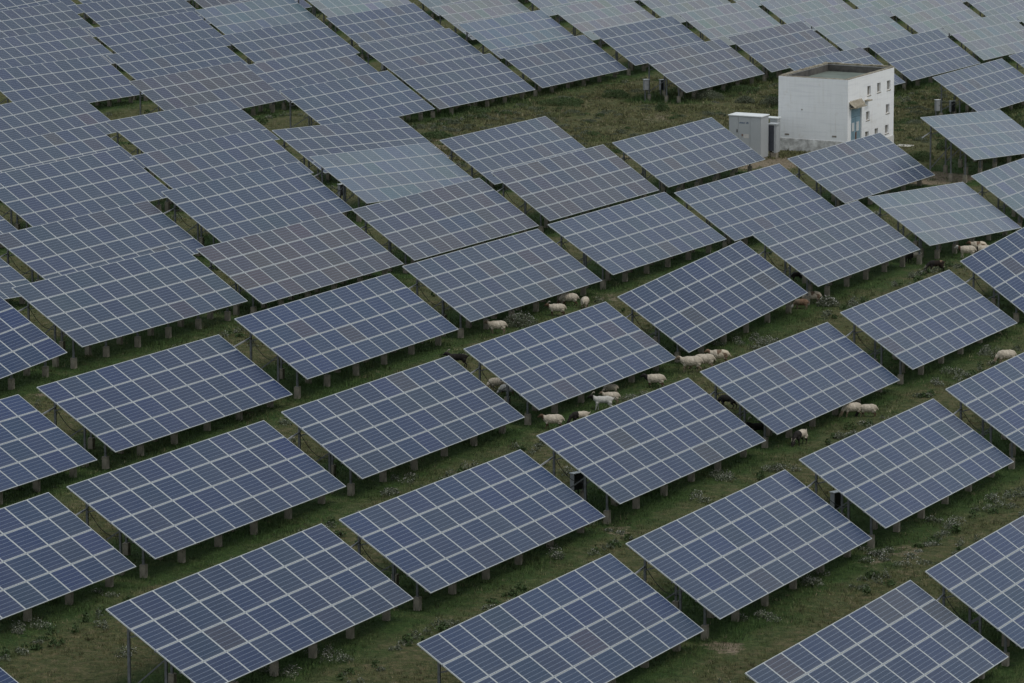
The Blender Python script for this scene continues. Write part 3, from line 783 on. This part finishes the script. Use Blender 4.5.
def animal_mesh(pose, kind, seed):
    key = (pose, kind, seed % 2)
    if key in _cache: return _cache[key]
    goat = kind in ('blackpatch', 'black', 'whiteblack', 'rustpatch', 'darkfront')
    fat = .90 if goat else 1.20
    V, E, RD = [], [], []
    def chain(start, pts):
        prev = start
        for (p, r_) in pts:
            V.append(p); RD.append(r_ if isinstance(r_, tuple) else (r_, r_))
            if prev is not None: E.append((prev, len(V) - 1))
            prev = len(V) - 1
        return prev
    B = lambda r_: (r_ * fat, r_ * fat)
    B0 = None
    chain(None, [((-.36, 0, .575), B(.165)), ((-.2, 0, .565), B(.19)), ((0, 0, .55), B(.20)), ((.18, 0, .555), B(.19)), ((.33, 0, .575), B(.155))])
    pel, chest = 0, 4
    if pose == 'graze':
        nk = chain(chest, [((.52, 0, .46), .10), ((.62, .02, .30), .075), ((.68, .03, .19), .072), ((.75, .03, .10), .052), ((.80, .03, .045), .038)])
        hp, back, upv = Vector((.66, .03, .22)), Vector((-.6, 0, .8)), Vector((.6, 0, .55))
    else:
        nk = chain(chest, [((.48, 0, .645), .115), ((.555, .02, .725), .085), ((.63, .03, .755), .078), ((.72, .03, .715), .056), ((.785, .03, .675), .042)])
        hp, back, upv = Vector((.60, .03, .77)), Vector((-.9, 0, .35)), Vector((0, 0, 1))
    st = .07 if seed % 2 else -.05
    lie = pose == 'lie'
    for s_ in (-1, 1):
        d_ = st * s_
        chain(3, [((.30, .10 * s_, .40), .075), ((.31 + d_ * .5, .115 * s_, .25), .040), ((.30 + d_, .115 * s_, .13), .026), ((.32 + d_, .115 * s_, .015), .030)])
        chain(1, [((-.36, .11 * s_, .42), .095), ((-.29 - d_ * .3, .13 * s_, .335), .060), ((-.45 - d_ * .6, .125 * s_, .215), .033), ((-.41 - d_, .12 * s_, .10), .025), ((-.39 - d_, .12 * s_, .015), .030)])
    chain(pel, [((-.56, 0, .58), .035), ((-.62, 0, .46), .026)] if not goat else [((-.55, 0, .62), .03), ((-.60, 0, .70), .02)])
    hi_ = nk - 2
    for s_ in (-1, 1):
        p0 = hp + Vector((0, .055 * s_, .02)); p1 = hp + back * .05 + Vector((0, .15 * s_, -.01))
        chain(hi_, [(tuple(p0), .025), (tuple(p1), .018)])
    out_ = body_surface(V, E, RD, B0)
    body, shoulder, face, legs = KIND[kind]
    out_.materials.clear()
    for m_ in (body, shoulder, face, legs): out_.materials.append(m_)
    r_ = random.Random(seed)
    for v in out_.vertices:                       # woolly lumps on the trunk
        c_ = v.co
        if c_.z > .33 and -.5 < c_.x < .42 and not goat:
            k_ = .007 * (math.sin(c_.x * 43 + seed) * math.sin(c_.y * 47 + c_.z * 29) + math.sin(c_.z * 53 - c_.x * 37) * math.sin(c_.y * 61 + c_.x * 23))
            c_ += v.normal * k_
        if lie: c_.z = c_.z * .62 if c_.z < .34 else c_.z - .13
    for p in out_.polygons:
        c_ = p.center
        if pose == 'graze': head = c_.x > (.58 if kind in ('cream', 'creamdark', 'white', 'rust') else .50) and c_.z < .42
        else: head = c_.x > (.57 if kind in ('cream', 'blackneck2', 'rust', 'white') else .50) and c_.z > .56
        if kind.startswith('blackneck') and not head and c_.x > .42: p.material_index = 2 if kind == 'blackneck' else 1
        elif head: p.material_index = 2
        elif c_.z < .33: p.material_index = 3
        elif c_.x > .12: p.material_index = 1
        else: p.material_index = 0
        p.use_smooth = True
    if kind == 'blackneck2': out_.materials[1] = M_BROWN
    if kind == 'blackneck2':
        for p in out_.polygons:
            if p.material_index == 1 and p.center.x <= .42: p.material_index = 0
    out_.name = 'sheep'
    _cache[key] = (out_, goat, tuple(hp), tuple(back), tuple(upv))
    return _cache[key]
def add_horns(root, hp, back, upv):
    hp, back, upv = Vector(hp), Vector(back), Vector(upv)
    for s_ in (-1, 1):
        bm = bmesh.new(); side = Vector((0, s_, 0))
        pts = [hp + upv * .05 + side * .03, hp + upv * .12 + back * .04 + side * .05, hp + upv * .15 + back * .12 + side * .08, hp + upv * .11 + back * .19 + side * .12]
        tube(bm, pts, .017, 6)
        link('horn', mesh_from_bm('horn', bm, [M_HORN]), root)
def add_eyes(root, hp, pose):
    hp = Vector(hp)
    for s_ in (-1, 1):
        bm = bmesh.new(); bmesh.ops.create_uvsphere(bm, u_segments=8, v_segments=6, radius=.013)
        off = Vector((.045, .058 * s_, -.055)) if pose == 'graze' else Vector((.07, .058 * s_, -.01))
        for v in bm.verts: v.co += hp + off
        link('eye', mesh_from_bm('eye', bm, [M_BOXD]), root)
FLOCK = [
    (-0.67, 223.34, 185, 'walk', 'cream', 1, 'cream sheep with brown neck under the low panel edge beside a pale flowering bush'),
    (-2.32, 214.36, 175, 'walk', 'blackpatch', 1.05, 'black goat with white flank patches walking left above a panel corner'),
    (-0.63, 209.11, 200, 'graze', 'cream', 0.95, 'cream sheep seen from behind in the narrow gap between two panel tables'),
    (-0.21, 208.29, 170, 'graze', 'white', 0.75, 'small whitish lamb with dark legs tucked behind the cream sheep in the gap'),
    (2.06, 229.25, 182, 'walk', 'creamdark', 0.95, 'cream sheep with dark horned head resting just above the blue panel edge'),
    (2.65, 232.44, 180, 'graze', 'creamdark', 1, 'round cream sheep with dark lowered head in the shade of the panel edge'),
    (3.38, 231.69, 80, 'graze', 'cream', 0.95, 'cream sheep seen from behind with a dark rump between panels'),
    (1.65, 200.91, 183, 'walk', 'creamdark', 1, 'cream sheep with dark head standing next to a concrete post footing'),
    (2.76, 202.31, 195, 'graze', 'darkfront', 0.95, 'sheep with dark brown shoulders and cream rump grazing behind the panel edge'),
    (3.76, 205.84, 180, 'walk', 'whiteblack', 1.05, 'white goat with black head and neck walking left between the panels'),
    (4.12, 207.36, 180, 'walk', 'cream', 0.85, 'cream sheep mostly hidden behind the white goat with the black head'),
    (4.16, 209.78, 180, 'graze', 'cream', 0.7, 'small brownish lamb in the shadow under the panel edge'),
    (6.07, 211.7, 180, 'walk', 'blackneck', 1, 'cream sheep with black neck and pale brown face near the flowers'),
    (7.74, 215.87, 183, 'walk', 'cream', 1.15, 'largest woolly cream sheep facing left at the panel corner'),
    (8.33, 216.7, 183, 'graze', 'cream', 1.1, 'woolly cream sheep close behind the largest one with its head hidden'),
    (9.04, 218.05, 178, 'walk', 'creambrown', 1.05, 'cream sheep with raised brown head behind the two woolly sheep'),
    (8.99, 207.53, 150, 'graze', 'black', 1, 'black goat half hidden under the left edge of a panel'),
    (9.99, 201.49, 190, 'lie', 'black', 1, 'black goat lying in the dark beside a concrete footing'),
    (11.52, 199.18, 235, 'graze', 'darkfront', 1.1, 'dark brown goat with cream back grazing head on towards the camera'),
    (14.07, 206.25, 200, 'graze', 'cream', 1, 'cream sheep with head down at the shaded low edge of the panel'),
    (14.74, 206.36, 180, 'graze', 'blackneck', 0.9, 'smaller sheep with dark head and cream body right of the cream one'),
    (14.08, 234.87, 190, 'graze', 'creambrown', 1, 'sheep with cream back and brown belly beside the green flowering plant'),
    (13.49, 233.48, 175, 'graze', 'rust', 0.8, 'rust coloured lamb half hidden behind the panel corner'),
    (13.77, 241.97, 200, 'graze', 'black', 0.8, 'small black goat in the shade beneath the upper left panel edge'),
    (20.14, 251.03, 200, 'graze', 'darkfront', 1, 'cream and black sheep whose front is hidden by the panel corner'),
    (20.89, 246.82, 190, 'graze', 'rustpatch', 1.05, 'dark brown goat with rust patch grazing alone in open grass'),
    (23.09, 254.37, 178, 'walk', 'blackneck2', 1.05, 'cream sheep with dark neck and white face walking left in front of two others'),
    (23.87, 256.77, 180, 'walk', 'creambrown', 1, 'brown and cream sheep furthest back in the group of three'),
    (24.02, 255.08, 182, 'graze', 'blackneck', 1, 'pale tan sheep with dark head on the right of the group of three'),
    (21.85, 220.88, 190, 'graze', 'cream', 1.05, 'cream sheep grazing alone near the right edge of the picture'),
]
for k_, (x, y, head, pose, kind, sc_, lab) in enumerate(FLOCK):
    me, goat, hp, back, upv = animal_mesh(pose, kind, k_)
    isgoat = 'goat' in lab
    M = Matrix.Translation((x, y, gz(x, y) - .01)) @ Matrix.Rotation(R(head + 180 - 180), 4, 'Z') @ Matrix.Scale(sc_ * .76, 4)
    o = link('goat' if isgoat else 'sheep', me, None, M)
    tag(o, lab, 'goat' if isgoat else ('lamb' if 'lamb' in lab else 'sheep'), 'goats and sheep grazing between the panel tables')
    if isgoat or 'horned' in lab: add_horns(o, hp, back, upv)
    add_eyes(o, hp, pose)

# ------------------------------------------------------------------ vegetation
def tri_mesh(name, co, tri, mats, tint=None, midx=None):
    me = bpy.data.meshes.new(name)
    me.vertices.add(len(co)); me.vertices.foreach_set('co', np.ascontiguousarray(co, dtype=np.float32).ravel())
    k = tri.shape[1]
    me.loops.add(tri.size); me.loops.foreach_set('vertex_index', tri.astype(np.int32).ravel())
    me.polygons.add(len(tri)); me.polygons.foreach_set('loop_start', np.arange(0, tri.size, k)); me.polygons.foreach_set('loop_total', np.full(len(tri), k))
    if midx is not None: me.polygons.foreach_set('material_index', midx.astype(np.int32))
    me.update(calc_edges=True)
    if tint is not None:
        ca = me.color_attributes.new('tint', 'FLOAT_COLOR', 'POINT')
        ca.data.foreach_set('color', np.concatenate([tint, np.ones((len(tint), 1))], 1).astype(np.float32).ravel())
    for m_ in mats: me.materials.append(m_)
    return me
def blades(px, py, pz, h, spread, nb, width, lean=.5):
    """nb blades (one triangle each) per tuft"""
    n_ = len(px)
    P = np.repeat(np.stack([px, py, pz], -1), nb, 0); H = np.repeat(h, nb) * nrng.uniform(.5, 1.15, n_ * nb)
    an = nrng.uniform(0, 2 * np.pi, n_ * nb); rr = np.repeat(spread, nb) * np.sqrt(nrng.uniform(0, 1, n_ * nb))
    P[:, 0] += np.cos(an) * rr; P[:, 1] += np.sin(an) * rr
    a2 = nrng.uniform(0, 2 * np.pi, n_ * nb); wd = width * nrng.uniform(.6, 1.5, n_ * nb)
    d = np.stack([np.cos(a2), np.sin(a2), np.zeros_like(a2)], -1) * wd[:, None] / 2
    l_ = nrng.uniform(-1, 1, (n_ * nb, 2)) * lean * H[:, None]
    top = P + np.stack([l_[:, 0] + np.cos(an) * H * .25, l_[:, 1] + np.sin(an) * H * .25, H], -1)
    base = P - [0, 0, .03]
    co = np.stack([base - d, base + d, top], 1).reshape(-1, 3)
    return co, np.arange(len(co)).reshape(-1, 3)
def in_view(n_, y0, y1, extra=4):
    y = np.sqrt(nrng.uniform(y0 ** 2, y1 ** 2, n_)); half = y * .1035 + extra
    return nrng.uniform(-1, 1, n_) * half, y
def patchy(x, y, s, seed):
    r_ = np.random.default_rng(seed); v = 0
    for k in range(7):
        a_, b_, p_, q_ = r_.uniform(-1, 1, 4)
        v = v + np.sin((a_ * x + b_ * y) * s * (1 + k * .5) + p_ * 7) / (1 + k * .35)
    return v / 3.2
def chunk_ground(x, y): return np.concatenate([ground(x[i:i + 20000], y[i:i + 20000]) for i in range(0, len(x), 20000)])
def grass():
    xs, ys = [], []
    for (n_, a_, b_) in ((80000, 138, 240), (46000, 240, 345), (14000, 345, 450)):
        x, y = in_view(n_, a_, b_); xs.append(x); ys.append(y)
    xs.append(nrng.uniform(-10, 36, 26000)); ys.append(nrng.uniform(296, 352, 26000)); nw = 26000
    x, y = np.concatenate(xs), np.concatenate(ys)
    lu, ed = table_local(x, y)
    z = chunk_ground(x, y)
    pt = patchy(x, y, .7, 3)
    lush = np.clip(lu * .75 + ed * .4 + pt * .45, 0, 1)
    h = .05 + .07 * nrng.uniform(0, 1, len(x)) + .13 * lush * nrng.uniform(.3, 1, len(x))
    wd_ = np.full(len(x), .022); tall = np.zeros(len(x), bool); tall[-nw:] = patchy(x[-nw:], y[-nw:], .5, 33) > -.25
    h = np.where(tall, h * 1.7, h); wd_ = np.where(tall, .05, wd_)
    co, tri = blades(x, y, z, h, .09 + .08 * lush, 7, np.repeat(wd_, 7))
    dry = np.array([.124, .122, .056]); grn = np.array([.050, .090, .026]); straw = np.array([.21, .185, .11])
    k = nrng.uniform(0, 1, len(x))[:, None]
    t_ = dry * (1 - lush[:, None]) + grn * lush[:, None]
    t_ = np.where(k < .10 * (1 - lush[:, None]), straw, t_) * nrng.uniform(.40, 1.75, (len(x), 1))
    tint = np.repeat(t_, 21, 0)
    o = link('grass', tri_mesh('grass', co, tri, [M_GRASS], tint)); tag(o, 'low olive and green meadow grass covering the ground', 'grass', kind='stuff')
grass()
def clump_geo(x, y, z, rad, hgt, nleaf, leaf, flower, nfl, fl=.035):
    """leafy mound of small quads, flowers on top"""
    th = nrng.uniform(0, 2 * np.pi, nleaf); u = nrng.uniform(0, 1, nleaf) ** .5; w_ = nrng.uniform(0, 1, nleaf)
    lump = 1 + .25 * np.sin(th * 3 + nrng.uniform(0, 6))
    p = np.stack([x + np.cos(th) * u * rad * lump, y + np.sin(th) * u * rad * lump, z + (w_ ** .7) * hgt * np.sqrt(np.clip(1 - u ** 2 * .9, 0, 1))], -1)
    def quads(p, s):
        n_ = len(p); a_ = nrng.normal(0, 1, (n_, 3)); a_ /= np.linalg.norm(a_, axis=1)[:, None]
        b_ = np.cross(a_, nrng.normal(0, 1, (n_, 3))); b_ /= np.linalg.norm(b_, axis=1)[:, None]
        s = (s * nrng.uniform(.6, 1.4, n_))[:, None]
        return np.stack([p - a_ * s, p - b_ * s * .45, p + a_ * s, p + b_ * s * .45], 1).reshape(-1, 3)
    co = quads(p, leaf)
    m = np.zeros(nleaf, int)
    if nfl:
        th = nrng.uniform(0, 2 * np.pi, nfl); u = nrng.uniform(0, 1, nfl) ** .5
        q = np.stack([x + np.cos(th) * u * rad * 1.1, y + np.sin(th) * u * rad * 1.1, z + hgt * (.55 + .6 * nrng.uniform(0, 1, nfl)) * np.sqrt(np.clip(1.1 - u ** 2, .2, 1))], -1)
        co = np.concatenate([co, quads(q, fl)]); m = np.concatenate([m, np.ones(nfl, int)])
    return co, m
def build_clumps(name, items, mats, label, cat, kind='stuff', group=None):
    cs, ms = [], []
    for it in items:
        c_, m = clump_geo(*it); cs.append(c_); ms.append(m)
    co = np.concatenate(cs); m = np.concatenate(ms)
    o = link(name, tri_mesh(name, co, np.arange(len(co)).reshape(-1, 4), mats, None, m))
    tag(o, label, cat, group, kind); return o
def wildflowers():
    items = []; green = []
    for t_ in TABLES:
        if t_[3] > 345: continue
        c_, s_ = math.cos(t_[5]), math.sin(t_[5])
        far = t_[3] > 250
        for k in range(46 if not far else 22):
            u = rng.uniform(-8.6, 8.6); v = -2.55 - abs(rng.gauss(0, .55)); 
            if rng.random() < .25: v = rng.uniform(-5.5, -2.2)
            x = t_[2] + u * c_ - v * s_; y = t_[3] + u * s_ + v * c_
            if patchy(np.array([x]), np.array([y]), .55, 9)[0] < -.05: continue
            r_ = rng.uniform(.07, .26)
            if rng.random() < .6: items.append((x, y, gz(x, y), r_, rng.uniform(.12, .34), int(90 * r_ / .3), .05, 1, int(rng.uniform(14, 50) * r_ / .3), .017))
            else: green.append((x, y, gz(x, y), r_, rng.uniform(.12, .38), int(130 * r_ / .3), .06, 0, 0))
    for (x, y, r_, h_, nf) in FLOWERSPOTS:
        for k in range(nf):
            xx, yy = x + rng.gauss(0, r_), y + rng.gauss(0, r_ * 1.6)
            q = rng.uniform(.15, .35)
            items.append((xx, yy, gz(xx, yy), q, h_ * rng.uniform(.6, 1.2), 80, .045, 1, 34, .019))
    build_clumps('wildflowers', items, [M_BUSHG, M_PETAL], 'white and pale wildflowers growing in clumps along the panel edges', 'wildflowers')
    build_clumps('leafy_weeds', green, [M_BUSH, M_PETAL], 'dark green leafy weeds along the low panel edges', 'weeds')
FLOWERSPOTS = [
    (-5.95, 157.23, 0.35, 0.3, 5),
    (-7.28, 155.01, 0.35, 0.3, 4),
    (-2.18, 160.67, 0.2, 0.2, 1),
    (0.27, 166.8, 0.3, 0.2, 2),
    (1.26, 163.73, 0.3, 0.3, 2),
    (1.52, 175.56, 0.4, 0.3, 4),
    (9.97, 171.47, 0.3, 0.3, 5),
    (10.49, 173.24, 0.3, 0.25, 3),
    (8.32, 166.12, 0.4, 0.3, 4),
    (12.74, 176.52, 0.6, 0.2, 8),
    (14.1, 177.95, 0.6, 0.12, 8),
    (16.17, 183.34, 0.5, 0.3, 6),
    (18.04, 187.52, 0.5, 0.3, 6),
    (10.41, 223.22, 0.6, 0.3, 8),
    (11.35, 224.27, 0.6, 0.3, 6),
    (10.42, 193.42, 0.3, 0.3, 6),
    (7.98, 190.85, 0.3, 0.3, 5),
    (7.06, 186.6, 0.3, 0.3, 3),
    (13.62, 200.68, 0.3, 0.2, 4),
    (14.89, 204.44, 0.3, 0.2, 3),
    (-15.88, 159.66, 0.5, 0.3, 5),
    (-13.44, 165.66, 0.3, 0.2, 2),
    (-11.95, 156.62, 0.2, 0.2, 2),
    (-4.4, 153.07, 0.3, 0.3, 2),
    (21.35, 223.12, 0.3, 0.3, 5),
    (19.53, 217.54, 0.3, 0.3, 4),
    (18.21, 214.77, 0.3, 0.3, 3),
    (5.35, 208.63, 0.3, 0.3, 4),
    (1.85, 191.86, 0.3, 0.2, 2),
    (3.56, 180.34, 0.5, 0.1, 3),
    (8.38, 222.7, 0.4, 0.3, 5),
    (-4.37, 185.59, 0.3, 0.2, 4),
    (-4.06, 188.68, 0.3, 0.2, 3),
]
wildflowers()
def scrub():
    it, ig = [], []
    n_ = 0
    while n_ < 520:
        x, y = rng.uniform(-8, 34), rng.uniform(299, 350)
        lu, ed = table_local(np.array([x]), np.array([y]))
        if lu[0] > .2: continue
        if 12 < x < 24.5 and 292 < y < 309: continue
        if patchy(np.array([x]), np.array([y]), .35, 21)[0] < -.1: continue
        n_ += 1; r_ = rng.uniform(.12, .5)
        (it if rng.random() < .62 else ig).append((x, y, gz(x, y), r_, r_ * rng.uniform(.35, .7), int(260 * r_ / .3), .038, 0, 0))
    build_clumps('scrub', it, [M_BUSHG, M_PETAL], 'low grey green scrub on the open ground in front of the building', 'scrub')
    build_clumps('low_bushes', ig, [M_BUSH, M_PETAL], 'small dark green bushes scattered over the open ground', 'scrub')
scrub()
SHRUBS = [
    (9.79, 328.71, 0.42, 0.62, 'green', 'round dark green shrub alone on the open ground below the pair of boxes'),
    (7.02, 336.97, 0.9, 0.6, 'green', 'wide dark green shrub at the shaded edge of the open ground'),
    (0.36, 225.58, 0.75, 0.65, 'flower', 'shrub covered in pale flowers in front of the low panel edge'),
    (24.12, 296.6, 0.75, 0.55, 'green', 'bright green shrub right of the white building'),
    (-4.66, 308.48, 1.2, 0.4, 'green', 'low dark green shrub beside the bare path corner'),
    (26.23, 302.58, 0.8, 0.75, 'green', 'dark green shrub under the twisted pale table'),
    (15.49, 334.87, 0.6, 0.5, 'grey', 'grey green shrub above the electrical cabinet'),
    (17.24, 334.02, 0.7, 0.6, 'grey', 'grey green shrub against the left wall of the building'),
    (13.11, 337.09, 1.0, 0.6, 'grey', 'pale grey shrub at the low edge of the table above the cabinet'),
    (14.76, 234.41, 0.5, 0.45, 'flower', 'flowering green plant beside the sheep at the panel corner'),
    (15.5, 342.61, 1.0, 0.5, 'green', 'dark low shrub on the open ground left of the building'),
    (3.43, 332.13, 1.4, 0.5, 'green', 'long dark shrub in the middle of the open ground'),
    (-2.72, 325.72, 1.1, 0.45, 'green', 'dark shrub in shade below the far panel edge'),
]
for (x, y, rad, h_, kind_, lab) in SHRUBS:
    fl_ = kind_ == 'flower'
    root = empty('shrub', Matrix.Translation((x, y, gz(x, y))))
    tag(root, lab, 'shrub')
    c_, m = clump_geo(0, 0, 0, rad, h_, int(3200 * rad), .038, 1, 130 if fl_ else 0, .03)
    link('foliage', tri_mesh('foliage', c_, np.arange(len(c_)).reshape(-1, 4), [M_BUSHG if kind_ == 'grey' or fl_ else M_BUSH, M_PETAL], None, m), root)
    bm = bmesh.new()
    for k in range(6):
        a_ = k * 1.05; tube(bm, [(0, 0, -.1), (math.cos(a_) * rad * .3, math.sin(a_) * rad * .3, h_ * .35), (math.cos(a_) * rad * .6, math.sin(a_) * rad * .6, h_ * .7)], .012, 5)
    link('stem', mesh_from_bm('stem', bm, [M_STEM]), root)
